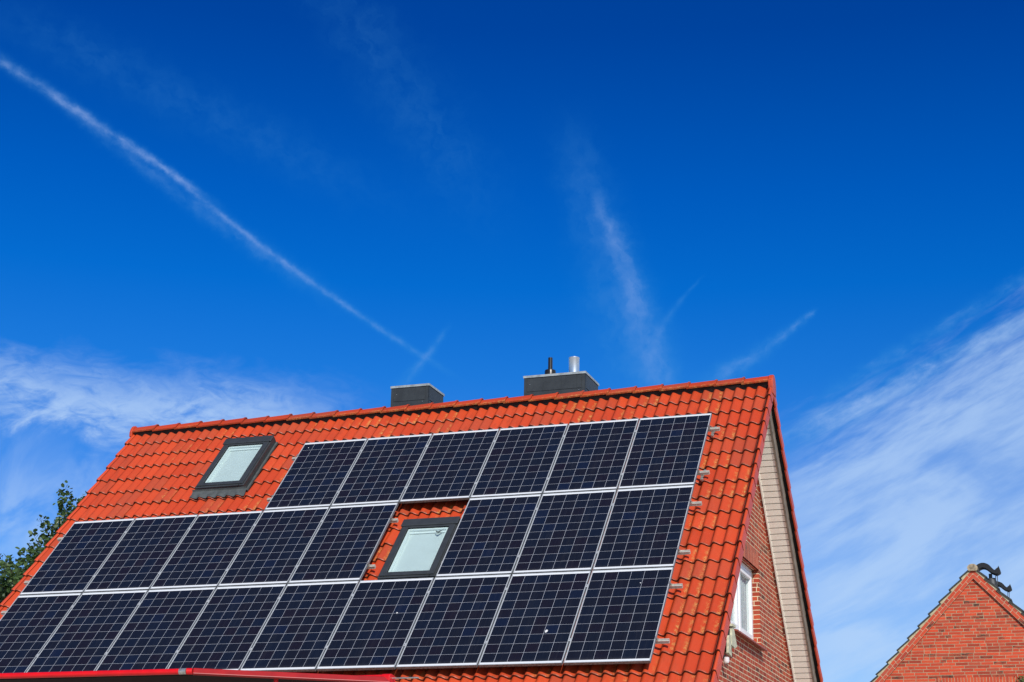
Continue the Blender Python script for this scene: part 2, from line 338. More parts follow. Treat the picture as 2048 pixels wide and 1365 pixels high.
# ------------------------------------------------------------------ mesh helper
class MB:
    def __init__(s): s.v = []; s.f = []; s.uv = []; s.mi = []; s.tr = []; s.ed = []; s.cur = 0; s.r = (0, 0, 0); s.e = 0.
    def face(s, pts, uv=None, mi=None):
        k = len(s.v); s.v += [tuple(p) for p in pts]; s.f.append(tuple(range(k, k+len(pts))))
        s.uv.append(uv or [(0, 0)]*len(pts)); s.mi.append(s.cur if mi is None else mi); s.tr.append(s.r); s.ed.append(s.e)
    def box(s, a, b, skip='', mi=None, uvscale=None):
        x0, y0, z0 = a; x1, y1, z1 = b
        F = {'-z': [(x0, y1, z0), (x1, y1, z0), (x1, y0, z0), (x0, y0, z0)], '+z': [(x0, y0, z1), (x1, y0, z1), (x1, y1, z1), (x0, y1, z1)],
             '-y': [(x0, y0, z0), (x1, y0, z0), (x1, y0, z1), (x0, y0, z1)], '+y': [(x1, y1, z0), (x0, y1, z0), (x0, y1, z1), (x1, y1, z1)],
             '-x': [(x0, y1, z0), (x0, y0, z0), (x0, y0, z1), (x0, y1, z1)], '+x': [(x1, y0, z0), (x1, y1, z0), (x1, y1, z1), (x1, y0, z1)]}
        for k, p in F.items():
            if k in skip.split(): continue
            ax = {'z': (0, 1), 'y': (0, 2), 'x': (1, 2)}[k[1]]
            s.face(p, [(q[ax[0]], q[ax[1]]) for q in p], mi)
    def tube(s, path, r, n=12, caps=True, up=Vector((0, 0, 1))):
        path = [Vector(p) for p in path]; rings = []
        for i, p in enumerate(path):
            d = (path[min(i+1, len(path)-1)]-path[max(i-1, 0)]).normalized()
            u = up if abs(d.dot(up)) < .95 else Vector((1, 0, 0))
            a = d.cross(u).normalized(); b = d.cross(a).normalized(); rr = r[i] if isinstance(r, (list, tuple)) else r
            rings.append([p+(a*math.cos(2*math.pi*k/n)+b*math.sin(2*math.pi*k/n))*rr for k in range(n)])
        for i in range(len(rings)-1):
            for k in range(n):
                s.face([rings[i][k], rings[i][(k+1) % n], rings[i+1][(k+1) % n], rings[i+1][k]][::-1])
        if caps: s.face(rings[0]); s.face(rings[-1][::-1])
    def lathe(s, prof, c=(0, 0), n=24):
        for i in range(len(prof)-1):
            for k in range(n):
                a0, a1 = 2*math.pi*k/n, 2*math.pi*(k+1)/n
                (r0, z0), (r1, z1) = prof[i], prof[i+1]
                p = [(c[0]+r0*math.cos(a0), c[1]+r0*math.sin(a0), z0), (c[0]+r0*math.cos(a1), c[1]+r0*math.sin(a1), z0), (c[0]+r1*math.cos(a1), c[1]+r1*math.sin(a1), z1), (c[0]+r1*math.cos(a0), c[1]+r1*math.sin(a0), z1)]
                s.face(p)
    def prism(s, poly, axis, lo, hi, uvf=None):
        """poly in the two other axes, extruded along axis"""
        def P(q, t):
            return {'x': (t, q[0], q[1]), 'y': (q[0], t, q[1]), 'z': (q[0], q[1], t)}[axis]
        for t, rev in ((lo, True), (hi, False)):
            pts = [P(q, t) for q in poly]; uv = [tuple(q) for q in poly]
            if rev: pts, uv = pts[::-1], uv[::-1]
            s.face(pts, uv)
        L = 0
        for i in range(len(poly)):
            a, b = poly[i], poly[(i+1) % len(poly)]; l = math.dist(a, b)
            s.face([P(a, lo), P(b, lo), P(b, hi), P(a, hi)], [(L, lo), (L+l, lo), (L+l, hi), (L, hi)]); L += l
    def xf(s, fn): s.v = [tuple(fn(*p)) for p in s.v]; return s
    def build(s, name, mats, parent=None, off=None, smooth=False, merge=False, fix=True):
        me = bpy.data.meshes.new(name); v = s.v
        if off is not None: v = [(x-off[0], y-off[1], z-off[2]) for x, y, z in v]
        me.from_pydata(v, [], s.f)
        if not isinstance(mats, (list, tuple)): mats = [mats]
        for m in mats: me.materials.append(m)
        me.polygons.foreach_set('material_index', s.mi)
        ul = me.uv_layers.new(name='UVMap'); ul.data.foreach_set('uv', [c for f in s.uv for q in f for c in q])
        if any(s.tr[0]) or len(set(s.tr)) > 1:
            a = me.attributes.new('tr', 'FLOAT_COLOR', 'FACE'); a.data.foreach_set('color', [c for t in s.tr for c in (*t, 1.)])
        if any(s.ed):
            a = me.attributes.new('edge', 'FLOAT', 'FACE'); a.data.foreach_set('value', s.ed)
        if merge or fix:
            import bmesh
            bm = bmesh.new(); bm.from_mesh(me)
            bmesh.ops.remove_doubles(bm, verts=bm.verts, dist=.00005)
            if fix: bmesh.ops.recalc_face_normals(bm, faces=bm.faces)
            bm.to_mesh(me); bm.free()
        if smooth: me.polygons.foreach_set('use_smooth', [True]*len(me.polygons))
        me.update()
        o = bpy.data.objects.new(name, me); C.objects.link(o)
        if parent is not None: o.parent = parent
        return o

def empty(name, loc, rot=(0, 0, 0), parent=None):
    o = bpy.data.objects.new(name, None); C.objects.link(o); o.location = loc; o.rotation_euler = rot
    o.empty_display_size = .2
    if parent is not None: o.parent = parent
    return o
def tag(o, label=None, cat=None, group=None, kind=None):
    if label: o['label'] = label
    if cat: o['category'] = cat
    if group: o['group'] = group
    if kind: o['kind'] = kind
    return o
def copy_tree(o, parent=None):
    c = o.copy(); C.objects.link(c); c.parent = parent
    for ch in list(o.children): copy_tree(ch, c)
    return c

# ------------------------------------------------------------------ setting constants
TH = rad(48.037); cT, sT = math.cos(TH), math.sin(TH)
def RF(u, v, n):        # front roof plane -> world; v down the slope, n out of it, origin = top right corner of the panel field
    return (u, -v*cT-n*sT, -v*sT+n*cT)
VR = -.965               # ridge line on the tile plane n = -.12
YA = -VR*cT+.12*sT; ZA = -VR*sT-.12*cT
def RB(u, v, n):         # rear slope, mirrored about the ridge
    x, y, z = RF(u, v, n); return (x, 2*YA-y, z)
GZ = -7.62
XL, XR = -9.44, .715     # verge outer faces
XW = .30                 # gable wall face
OFF = (-4.5, YA, GZ)     # house root

# unseen ground, made pale to bounce light up to the soffit
g = MB(); g.face([(-900, -900, GZ), (900, -900, GZ), (900, 900, GZ), (-900, 900, GZ)])
tag(g.build('ground', M['groundbounce']), kind='structure')

# ------------------------------------------------------------------ the house
house = empty('brick_house', OFF)
tag(house, 'red brick house with steep orange pantile roof carrying the solar panels and two dark chimneys', 'house')

PITCH = .15; COURSE = .3292; AMP = .0235
def wave(s):
    s = (s-.06) % 1.
    ph = .5*s/.70 if s < .70 else .5+.5*(s-.70)/.30
    return AMP*(math.cos(2*math.pi*ph)-1)          # 0 at crest, -2A in the pan
def roof_mesh(rng, holes):
    b = MB()
    x_first = XL+.07; nt = int(round((XR-.055-x_first)/.3)); tw = (XR-.055-x_first)/nt; wv = tw/2
    NS = 20
    for k in range(22):
        vb = -.574+COURSE*k; vt = vb-COURSE-.03
        if k == 0: vt = VR+.02
        for i in range(nt):
            u0 = x_first+i*tw
            cu, cv = u0+tw/2, vb-COURSE/2
            if any(h[0] < u0+.02 and u0+tw-.02 < h[1] and h[2] < cv-COURSE*.45 and cv+COURSE*.3 < h[3] for h in holes): continue
            jv, jn, jr = rng.gauss(0, .0022), rng.gauss(0, .0013), rng.gauss(0, .0035)
            b.r = (rng.random(), rng.random(), rng.random())
            us = [u0+tw*j/NS for j in range(NS+1)]
            def pt(j, t, dn=0., dv=0.):
                u = us[j]; v = vt+(vb-vt)*t+jv*(t > .3)+(u-cu)*jr+dv
                n = -.12+wave((u-x_first)/wv)-.034*(1-t)+jn+dn
                if j == 0: n -= .002
                return RF(u, v, n)
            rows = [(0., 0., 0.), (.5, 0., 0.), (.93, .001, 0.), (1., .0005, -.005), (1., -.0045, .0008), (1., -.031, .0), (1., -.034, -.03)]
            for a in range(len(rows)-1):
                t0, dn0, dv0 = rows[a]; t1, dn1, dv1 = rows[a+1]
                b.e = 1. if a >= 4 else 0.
                for j in range(NS):
                    uv = [((us[j]-x_first)/wv, t0*.999), ((us[j]-x_first)/wv, t1*.999), ((us[j+1]-x_first)/wv-1e-4, t1*.999), ((us[j+1]-x_first)/wv-1e-4, t0*.999)]
                    b.face([pt(j, t0, dn0, dv0), pt(j, t1, dn1, dv1), pt(j+1, t1, dn1, dv1), pt(j+1, t0, dn0, dv0)], uv)
        b.e = 0.
        # verge tiles: a roll and a flange hanging down, right and left
        for sgn, xe, x_in in ((1, XR, XR-.055), (-1, XL, XL+.07)):
            b.r = (rng.random(), rng.random()*.6, rng.random()*.4)
            jn = rng.gauss(0, .0015)
            w = abs(xe-x_in)
            # section in (distance outwards, n): pan -> roll -> flange
            sec = [(0, -.030 if sgn > 0 else 0.), (w*.18, -.012), (w*.38, .002), (w*.60, .008), (w*.82, .004), (w*.96, -.008), (w, -.025), (w+.002, -.150), (w-.018, -.151), (w-.020, -.03)]
            def vp(q, t, dn=0., dv=0.):
                d, n = q; taper = .006*(1-t)
                return RF(x_in+sgn*(d-taper*(d > w*.5)), vt+(vb-vt)*t+dv, -.12+n-.034*(1-t)+jn+dn)
            for t0, t1, dn0, dn1, dv0, dv1 in ((0, .96, 0, .001, 0, 0), (.96, 1., .001, -.004, 0, 0), ):
                for j in range(len(sec)-1):
                    q = [vp(sec[j], t0, dn0, dv0), vp(sec[j], t1, dn1, dv1), vp(sec[j+1], t1, dn1, dv1), vp(sec[j+1], t0, dn0, dv0)]
                    if sgn < 0: q = q[::-1]
                    b.face(q, [(.1, t0*.9)]*4)
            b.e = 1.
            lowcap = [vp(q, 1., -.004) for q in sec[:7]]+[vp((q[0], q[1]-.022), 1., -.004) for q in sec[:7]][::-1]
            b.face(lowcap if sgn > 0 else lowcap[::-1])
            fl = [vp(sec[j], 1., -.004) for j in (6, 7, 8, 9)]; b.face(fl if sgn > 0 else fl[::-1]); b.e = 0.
    return b
S1 = (-7.49, -6.695, -.30, .93)        # skylights: u0, u1, v0, v1
S2 = (-3.845, -3.058, 2.055, 3.25)
rng = random.Random(3)
rb = roof_mesh(rng, [(S1[0]+.05, S1[1]-.05, S1[2]+.05, S1[3]-.05), (S2[0]+.05, S2[1]-.05, S2[2]+.05, S2[3]-.05)])
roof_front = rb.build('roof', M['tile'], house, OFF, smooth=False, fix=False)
import bmesh
def soften(o, ang=35):
    me = o.data; bm = bmesh.new(); bm.from_mesh(me); bmesh.ops.remove_doubles(bm, verts=bm.verts, dist=.00003)
    for e in bm.edges:
        e.smooth = len(e.link_faces) == 2 and e.calc_face_angle(0) < rad(ang)
    for f in bm.faces: f.smooth = True
    bm.to_mesh(me); bm.free()
soften(roof_front, 40)
rb2 = roof_mesh(random.Random(9), [])
rb2.v = [(x, 2*YA-y, z) for x, y, z in rb2.v]; rb2.f = [f[::-1] for f in rb2.f]; rb2.uv = [q[::-1] for q in rb2.uv]
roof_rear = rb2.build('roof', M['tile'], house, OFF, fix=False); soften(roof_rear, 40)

# ridge caps: overlapping angular caps, each with a raised collar at its right end
rc = MB(); rr = random.Random(5)
ncap = 26; L0 = (XR-.02-(XL+.02))/ncap
def capsec(h, wd, lift):
    # (y offset from the ridge, z) from the front lower edge over the top to the rear
    pts = []
    for q in [(-1., 0.), (-.80, .27), (-.40, .76), (-.22, .93), (0, 1.), (.22, .93), (.40, .76), (.80, .27), (1., 0.)]:
        pts.append((q[0]*wd, ZA-.052+lift+q[1]*h))
    return pts
for i in range(ncap):
    x0 = XL+.02+i*L0-.02; x1 = x0+L0+.035
    rc.r = (rr.random()*.6, rr.random(), .62+.3*rr.random()); l = rr.gauss(0, .002)
    secs = [(x0, capsec(.088, .112, -.012+l)), (x1-.030, capsec(.094, .118, .002+l)), (x1-.028, capsec(.098, .121, .006+l)), (x1, capsec(.099, .122, .007+l))]
    th_ = .018
    for a in range(3):
        (xa, pa), (xb, pb) = secs[a], secs[a+1]
        for j in range(8):
            yq = [(.2+.09*j) % 1]*4
            uv = [(.72, .2), (.72, .3), (.72, .3), (.72, .2)] if j in (0,) else [(.12, .4)]*4
            rc.face([(xa, YA+pa[j][0], pa[j][1]), (xb, YA+pb[j][0], pb[j][1]), (xb, YA+pb[j+1][0], pb[j+1][1]), (xa, YA+pa[j+1][0], pa[j+1][1])], uv)
        for sgnj, idx in ((-1, 0), (1, 8)):     # thickness of the lower edge
            q = [(xa, YA+pa[idx][0], pa[idx][1]), (xa, YA+pa[idx][0]-sgnj*.012, pa[idx][1]-th_), (xb, YA+pb[idx][0]-sgnj*.012, pb[idx][1]-th_), (xb, YA+pb[idx][0], pb[idx][1])]
            rc.face(q, [(.70, .97)]*4)
    # right end face of the collar
    xe, pe = secs[-1]; inner = [(y*.86, z-.018) for y, z in pe]
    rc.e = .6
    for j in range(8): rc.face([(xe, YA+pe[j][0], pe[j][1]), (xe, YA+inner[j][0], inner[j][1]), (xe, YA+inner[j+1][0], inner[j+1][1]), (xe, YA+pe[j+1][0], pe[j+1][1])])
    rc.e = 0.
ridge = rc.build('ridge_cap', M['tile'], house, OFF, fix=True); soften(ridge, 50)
# closing pieces at both ridge ends
for xa, xb in ((XR-.055, XR+.012), (XL-.015, XL+.03)):
    e = MB(); e.r = (.4, .3, .2)
    prof = [(-.128, ZA-.075), (-.108, ZA-.02), (-.070, ZA+.026), (-.034, ZA+.046), (0, ZA+.054), (.034, ZA+.046), (.070, ZA+.026), (.108, ZA-.02), (.128, ZA-.075), (.118, ZA-.24), (-.118, ZA-.24)]
    if xa < 0: prof = [(y*.95, z) for y, z in prof[:9]]+[(.12, ZA-.15), (-.12, ZA-.15)]
    e.prism([(YA+y, z) for y, z in prof], 'x', xa, xb)
    o = e.build('ridge_end_cap', M['tile'], house, OFF); bv = o.modifiers.new('bevel', 'BEVEL'); bv.width = .012; bv.segments = 3

# roof board under the tiles, rafters' underside (dark)
ub = MB()
for RR in (RF, RB):
    pts = [(XL+.05, VR+.0), (XR-.035, VR+.0), (XR-.035, 6.40), (XL+.05, 6.40)]
    for n in (-.205, -.235):
        ub.face([RR(u, v, n) for u, v in pts])
    for a in range(4):
        p, q = pts[a], pts[(a+1) % 4]; ub.face([RR(*p, -.205), RR(*q, -.205), RR(*q, -.235), RR(*p, -.235)])
ub.build('roof_underlay', M['under'], house, OFF, fix=False)

# soffit boards along the gable (rear and front slope), fascia strip outside them
OFS = .30-.0     # soffit plane below the tile crest plane
for RR in (RB, RF):
    s = MB(); v = VR+.42; k = 0
    n0 = -.12-OFS
    while v < 6.1:
        v1 = v+.099
        a = RR(0, v+.003, n0); 
        def q(u, vv, nn): return RR(u, vv, nn)
        for (va, vb2, na, nb) in ((v, v1-.014, n0, n0), (v1-.014, v1-.012, n0, n0+.010), (v1-.012, v1-.003, n0+.010, n0+.010), (v1-.003, v1, n0+.010, n0)):
            s.face([q(.355, va, na), q(.612, va, na), q(.612, vb2, nb), q(.355, vb2, nb)], mi=1 if na != n0 or nb != n0 else 0)
        v = v1
    # inner trim
    for (ua, ub_, na, nb) in ((.336, .358, n0-.008, n0-.008), (.358, .3585, n0-.008, n0)):
        s.face([q(ua, VR+.30, na), q(ub_, VR+.30, nb), q(ub_, 6.1, nb), q(ua, 6.1, na)])
    s.build('soffit', [M['soffit'], M['groove']], house, OFF, fix=False)
    f = MB()
    for (ua, ub_, na, nb) in ((.612, .612, n0, n0-.014), (.612, .640, n0-.014, n0-.014), (.640, .640, n0-.014, -.236)):
        f.face([q(ua, VR+.25, na), q(ub_, VR+.25, nb), q(ub_, 6.15, nb), q(ua, 6.15, na)])
    f.build('fascia', M['fascia'], house, OFF, fix=False)

# gable wall with the window opening (brick, UVs in metres)
WY0, WY1, WZ0, WZ1 = -.50, 1.43, -2.945, -1.885
NWALL = -.12-.40
def slopeZ(y):     # height of the wall top at y
    d = abs(y-YA); # plane offset below the tile plane
    return ZA-.30/cT-d*math.tan(TH)
w = MB()
EV = YA+4.45
def wq(y0, z0, y1, z1):
    w.face([(XW, y0, z0), (XW, y1, z0), (XW, y1, z1), (XW, y0, z1)], [(y0, z0), (y1, z0), (y1, z1), (y0, z1)])
ylo, yhi = 2*YA-EV, EV
def tri(pts): w.face([(XW, y, z) for y, z in pts], [(y, z) for y, z in pts])
tri([(ylo, GZ), (WY0, GZ), (WY0, slopeZ(WY0)), (ylo, slopeZ(ylo))])
tri([(WY0, GZ), (WY1, GZ), (WY1, WZ0), (WY0, WZ0)])
tri([(WY0, WZ1), (WY1, WZ1), (WY1, slopeZ(WY1)), (YA, slopeZ(YA)), (WY0, slopeZ(WY0))])
tri([(WY1, GZ), (yhi, GZ), (yhi, slopeZ(yhi)), (WY1, slopeZ(WY1))])
# jambs, head and the floor of the opening
rd = .115
for y, flip in ((WY1, 0), (WY0, 1)):
    w.face([(XW, y, WZ0), (XW, y, WZ1), (XW-rd, y, WZ1), (XW-rd, y, WZ0)], [(y+.02, WZ0), (y+.02, WZ1), (y+.02+rd, WZ1), (y+.02+rd, WZ0)])
w.face([(XW, WY0, WZ1), (XW, WY1, WZ1), (XW-rd, WY1, WZ1), (XW-rd, WY0, WZ1)], [(WY0, 0), (WY1, 0), (WY1, .1), (WY0, .1)])
w.face([(XW, WY0, WZ0), (XW, WY1, WZ0), (XW-rd, WY1, WZ0), (XW-rd, WY0, WZ0)], [(WY0, 0), (WY1, 0), (WY1, .1), (WY0, .1)])
w.build('wall', M['brick'], house, OFF, fix=False)
# the other walls
w2 = MB(); xl = XL+.42
for y, s_ in ((ylo, -1), (yhi, 1)):
    w2.face([(xl, y, GZ), (XW, y, GZ), (XW, y, slopeZ(y)), (xl, y, slopeZ(y))], [(xl, GZ), (XW, GZ), (XW, slopeZ(y)), (xl, slopeZ(y))])
w2.face([(xl, ylo, GZ), (xl, yhi, GZ), (xl, yhi, slopeZ(yhi)), (xl, YA, slopeZ(YA)), (xl, ylo, slopeZ(ylo))], [(ylo, GZ), (yhi, GZ), (yhi, slopeZ(yhi)), (YA, slopeZ(YA)), (ylo, slopeZ(ylo))])
w2.build('wall', M['brick'], house, OFF, fix=False)
# soldier course over the window, 3 mm proud
s = MB(); s.box((XW-.02, WY0-.12, WZ1), (XW+.003, WY1+.005, WZ1+.24)); s.build('lintel_course', M['soldier'], house, OFF)
# corbelled rowlock course under the roof edge
for RR in (RB, RF):
    s = MB(); ua, ub_ = XW, .3355; na, nb = -.12-.302, -.12-.285
    v0_, v1_ = VR+.30, 6.0
    s.face([RR(ua, v0_, na), RR(ub_, v0_, na), RR(ub_, v1_, na), RR(ua, v1_, na)], [(v0_, .05), (v0_, .20), (v1_, .20), (v1_, .05)])
    s.face([RR(ub_, v0_, na), RR(ub_, v0_, nb), RR(ub_, v1_, nb), RR(ub_, v1_, na)], [(v0_, .2), (v0_, .22), (v1_, .22), (v1_, .2)])
    s.build('corbel_course', M['rake'], house, OFF, fix=False)
# window
win = empty('window', (XW-.1-OFF[0], (WY0+WY1)/2-OFF[1], WZ0-OFF[2]), parent=house)
WO = (XW-.1, (WY0+WY1)/2, WZ0)
fr = MB(); t = .070; xa, xb = XW-.165, XW-.100
fr.box((xa, WY0, WZ0), (xb, WY0+t, WZ1)); fr.box((xa, WY1-t, WZ0), (xb, WY1, WZ1))
fr.box((xa, WY0+t, WZ1-t), (xb, WY1-t, WZ1)); fr.box((xa, WY0+t, WZ0), (xb, WY1-t, WZ0+t))
ym = WY0+.96; fr.box((xa, ym-.05, WZ0+t), (xb, ym+.05, WZ1-t))
o = fr.build('window_frame', M['white'], win, WO); o.modifiers.new('b', 'BEVEL').width = .005
for ya, yb in ((WY0+t, ym-.05), (ym+.05, WY1-t)):
    sh = MB(); ts = .095; a_, b_ = XW-.155, XW-.086
    y0_, y1_, z0_, z1_ = ya-.012, yb+.012, WZ0+t-.012, WZ1-t+.012
    sh.box((a_, y0_, z0_), (b_, y0_+ts, z1_)); sh.box((a_, y1_-ts, z0_), (b_, y1_, z1_)); sh.box((a_, y0_+ts, z1_-ts), (b_, y1_-ts, z1_)); sh.box((a_, y0_+ts, z0_), (b_, y1_-ts, z0_+ts))
    o = sh.build('sash', M['white'], win, WO); o.modifiers.new('b', 'BEVEL').width = .006
    gl = MB(); gl.box((XW-.125, y0_+ts, z0_+ts), (XW-.119, y1_-ts, z1_-ts)); gl.build('pane', M['glass2'], win, WO)
cu = MB(); ny = 60
for i in range(ny):
    ya = WY0+.03+(WY1-WY0-.06)*i/ny; yb = WY0+.03+(WY1-WY0-.06)*(i+1)/ny
    fa = lambda y: XW-.150+.010*math.sin(y*48)+.004*math.sin(y*113)
    cu.face([(fa(ya), ya, WZ0+.02), (fa(yb), yb, WZ0+.02), (fa(yb), yb, WZ1-.02), (fa(ya), ya, WZ1-.02)])
cu.build('curtain', M['curtain'], win, WO, fix=False)
sl = MB(); sl.prism([(XW-.10, WZ0+.012), (XW+.098, WZ0-.038), (XW+.098, WZ0-.062), (XW-.10, WZ0-.022)], 'y', WY0-.015, WY1+.0)
o = sl.build('sill', M['sill'], win, WO); o.modifiers.new('b', 'BEVEL').width = .004

# skylights
def skylight(u0, u1, v0, v1, apron, sticker):
    w_, h_ = u1-u0, v1-v0
    o0 = RF(u0, v1, -.12)
    sk = empty('skylight', Vector(o0)-Vector(OFF), (TH, 0, 0), house)     # local: x along the ridge, y up the slope, z out
    N0 = .12-.03       # top of the cladding above local origin
    f = MB(); t = .115
    f.box((0, 0, -.02), (t-.035, h_, N0-.012)); f.box((w_-t+.035, 0, -.02), (w_, h_, N0-.012)); f.box((t-.035, 0, -.02), (w_-t+.035, .05, N0-.012))
    f.box((t-.035, h_-.06, -.02), (w_-t+.035, h_, N0-.012))
    a = f.build('outer_frame', M['grey'], sk); a.modifiers.new('b', 'BEVEL').width = .006
    f = MB(); i0 = .022; ts = .082
    f.box((i0, .03, N0-.011), (i0+ts, h_-.135, N0+.004)); f.box((w_-i0-ts, .03, N0-.011), (w_-i0, h_-.135, N0+.004)); f.box((i0+ts, .03, N0-.011), (w_-i0-ts, .03+.070, N0+.003))
    f.box((i0+ts, h_-.165, N0-.011), (w_-i0-ts, h_-.135, N0+.003))
    a = f.build('sash', M['grey'], sk); a.modifiers.new('b', 'BEVEL').width = .004
    f = MB(); f.box((-.006, h_-.134, N0-.012), (w_+.006, h_+.012, N0+.020)); f.box((-.006, h_-.02, -.03), (w_+.006, h_+.014, N0-.012)) 
    a = f.build('hood', M['grey'], sk); a.modifiers.new('b', 'BEVEL').width = .010
    x0_, x1_, y0_, y1_ = i0+ts, w_-i0-ts, .10, h_-.165
    f = MB(); f.box((x0_, y0_, N0-.022), (x1_, y1_, N0-.018)); f.build('pane', M['glass'], sk)
    # light-coloured inner frame seen through the glass, then the drawn blind
    f = MB(); q = .028; zt, zb = N0-.024, N0-.075
    f.box((x0_, y0_, zb), (x0_+q, y1_, zt)); f.box((x1_-q, y0_, zb), (x1_, y1_, zt)); f.box((x0_+q, y0_, zb), (x1_-q, y0_+q, zt)); f.box((x0_+q, y1_-q, zb), (x1_-q, y1_, zt))
    f.box((x0_+q, y1_-q-.030, zb+.002), (x1_-q, y1_-q, zb+.022))
    a = f.build('inner_frame', M['blindframe'], sk); a.modifiers.new('b', 'BEVEL').width = .004
    f = MB(); f.box((x0_+q, y0_+q, zb-.003), (x1_-q, y1_-q-.001, zb+.001)); f.build('blind', M['blind'], sk)
    # side flashing channels
    f = MB()
    f.box((-.035, 0, -.035), (-.002, h_, -.012)); f.build('flashing', M['lead'], sk)
    f = MB(); f.box((w_+.002, 0, -.035), (w_+.035, h_, -.012)); f.build('flashing', M['lead'], sk)
    # apron that follows the tile waves
    f = MB(); nn = 72; ua, ub_ = -.045, w_+.035
    xf0 = XL+.07; nt = int(round((XR-.055-xf0)/.3)); wv = (XR-.055-xf0)/nt/2
    for i in range(nn):
        xs = [ua+(ub_-ua)*i/nn, ua+(ub_-ua)*(i+1)/nn]
        P = []
        for x in xs:
            wz = wave((u0+x-xf0)/wv); 
            P.append([(x, .0, .048), (x, -.012, .020), (x, -.050, .010), (x, -.058, .004), (x, apron*.62-.01, .010+wz*.4), (x, apron+wz*.15, .012+wz*.6)])
        for j in range(5):
            f.face([P[0][j], P[0][j+1], P[1][j+1], P[1][j]])
        f.face([P[0][5], (P[0][5][0], P[0][5][1], P[0][5][2]-.004), (P[1][5][0], P[1][5][1], P[1][5][2]-.004), P[1][5]])
    a = f.build('apron', M['lead'], sk, fix=True); soften(a, 30)
    if sticker:
        f = MB(); cx, cy = -3.283-u0, -(2.318)+v1
        body = [(-.052, .030), (-.030, .018), (-.012, .006), (.004, .016), (.050, .040), (.030, .008), (.012, -.008), (.022, -.022), (.006, -.018), (-.006, -.034), (-.012, -.014), (-.030, -.006)]
        f.prism([(cx+x*1.05, cy+y*1.05) for x, y in body], 'z', N0-.0175, N0-.0165); f.build('bird_sticker', M['sticker'], sk)
    return sk
k1 = skylight(*S1, -.135, False); tag(k1, 'roof window with grey frame and pale blind above the panels at the left')
k2 = skylight(*S2, -.12, True); tag(k2, 'roof window with grey frame and bird sticker set between the solar panels')

# chimneys
def chimney(x0, x1, y0, y1, ztop, seams, label):
    zb = .2; c0 = ((x0+x1)/2, (y0+y1)/2, zb)
    ch = empty('chimney', Vector(c0)-Vector(OFF), parent=house); tag(ch, label)
    b = MB(); b.box((x0, y0, zb), (x1, y1, ztop-.03))
    # cladding plates: lapped sheets with small steps, and corner strips
    zs = ztop-.03-.215
    b.box((x0+.045, y0-.006, zs), (x1-.055, y0-.0003, ztop-.045)); b.box((x1+.0003, y0+.04, zs), (x1+.006, y1-.03, ztop-.045))
    for sx in seams: b.box((sx, y0-.009, zs), (sx+.004, y0-.0063, ztop-.045))
    b.box((x0-.004, y0-.004, zb), (x0+.040, y0-.0006, ztop-.031)); b.box((x1-.045, y0-.004, zb), (x1+.004, y0-.0006, ztop-.031)); b.box((x1+.0006, y0-.004, zb), (x1+.004, y0+.035, ztop-.031))
    b.build('cladding', M['slate'], ch, c0)
    r = MB(); r.box((x0-.014, y0-.014, ztop-.034), (x1+.014, y1+.014, ztop))
    r.build('rim', M['zinc'], ch, c0)
    for px, pz in ((x0+.09, ztop-.14), (x1-.09, ztop-.275)):
        s = MB(); s.tube([(px, y0-.012, pz), (px, y0-.004, pz)], .005, 8); s.build('screw', M['steel'], ch, c0)
    return ch, c0
ch1, c1 = chimney(-5.14, -4.532, .964, 1.56, 1.064, (), 'small dark clad chimney left of the one with pipes')
ch2, c2 = chimney(-3.01, -2.075, .964, 1.63, 1.050, (-2.72, -2.44, -2.2), 'wide dark clad chimney with two metal pipes')
p = MB(); cx, cy = -2.695, 1.22
p.lathe([(0, 1.045), (.084, 1.045), (.084, 1.165), (.078, 1.188), (.050, 1.200), (.034, 1.204), (.033, 1.385), (.028, 1.385), (.028, 1.30), (0, 1.30)], (cx, cy)); o = p.build('flue_pipe', M['black'], ch2, c2); soften(o, 40); tag(o, 'thin black flue pipe on a wider base')
p = MB(); cx = -2.325
p.lathe([(0, 1.045), (.078, 1.045), (.078, 1.34), (.080, 1.343), (.080, 1.353), (.074, 1.355), (.070, 1.353), (.070, 1.20), (0, 1.20)], (cx, cy), 36); o = p.build('flue_pipe', M['stainless'], ch2, c2); soften(o, 40); tag(o, 'thick shiny steel flue pipe')

# ------------------------------------------------------------------ solar panels
PW, PH, GC, GR = .992, 1.65, .0201, .0207
def make_panel():
    root = empty('solar_panel', (0, 0, 0))
    f = MB(); l = .010; d = .036
    for a, b in (((0, 0), (l, PH)), ((PW-l, 0), (PW, PH)), ((l, 0), (PW-l, l)), ((l, PH-l), (PW-l, PH))):
        f.box((a[0], a[1], -d), (b[0], b[1], 0), skip='')
    # the lower rim is grimy: its down-slope face uses the weathered material
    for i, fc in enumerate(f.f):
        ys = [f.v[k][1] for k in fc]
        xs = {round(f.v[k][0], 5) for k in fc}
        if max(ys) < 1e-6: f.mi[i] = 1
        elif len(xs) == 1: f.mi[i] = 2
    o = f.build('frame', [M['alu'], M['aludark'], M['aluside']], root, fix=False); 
    c = MB(); c.box((l, l, -.009), (PW-l, PH-l, -.0022)); 
    for i in range(len(c.f)): c.uv[i] = [(c.v[k][0], c.v[k][1]) for k in c.f[i]]
    c.build('glass_sheet', M['cell'], root, fix=False)
    return root
proto = make_panel(); first = True
ordn = ['first', 'second', 'third', 'fourth', 'fifth', 'sixth', 'seventh', 'eighth', 'ninth']
PANELS = {}
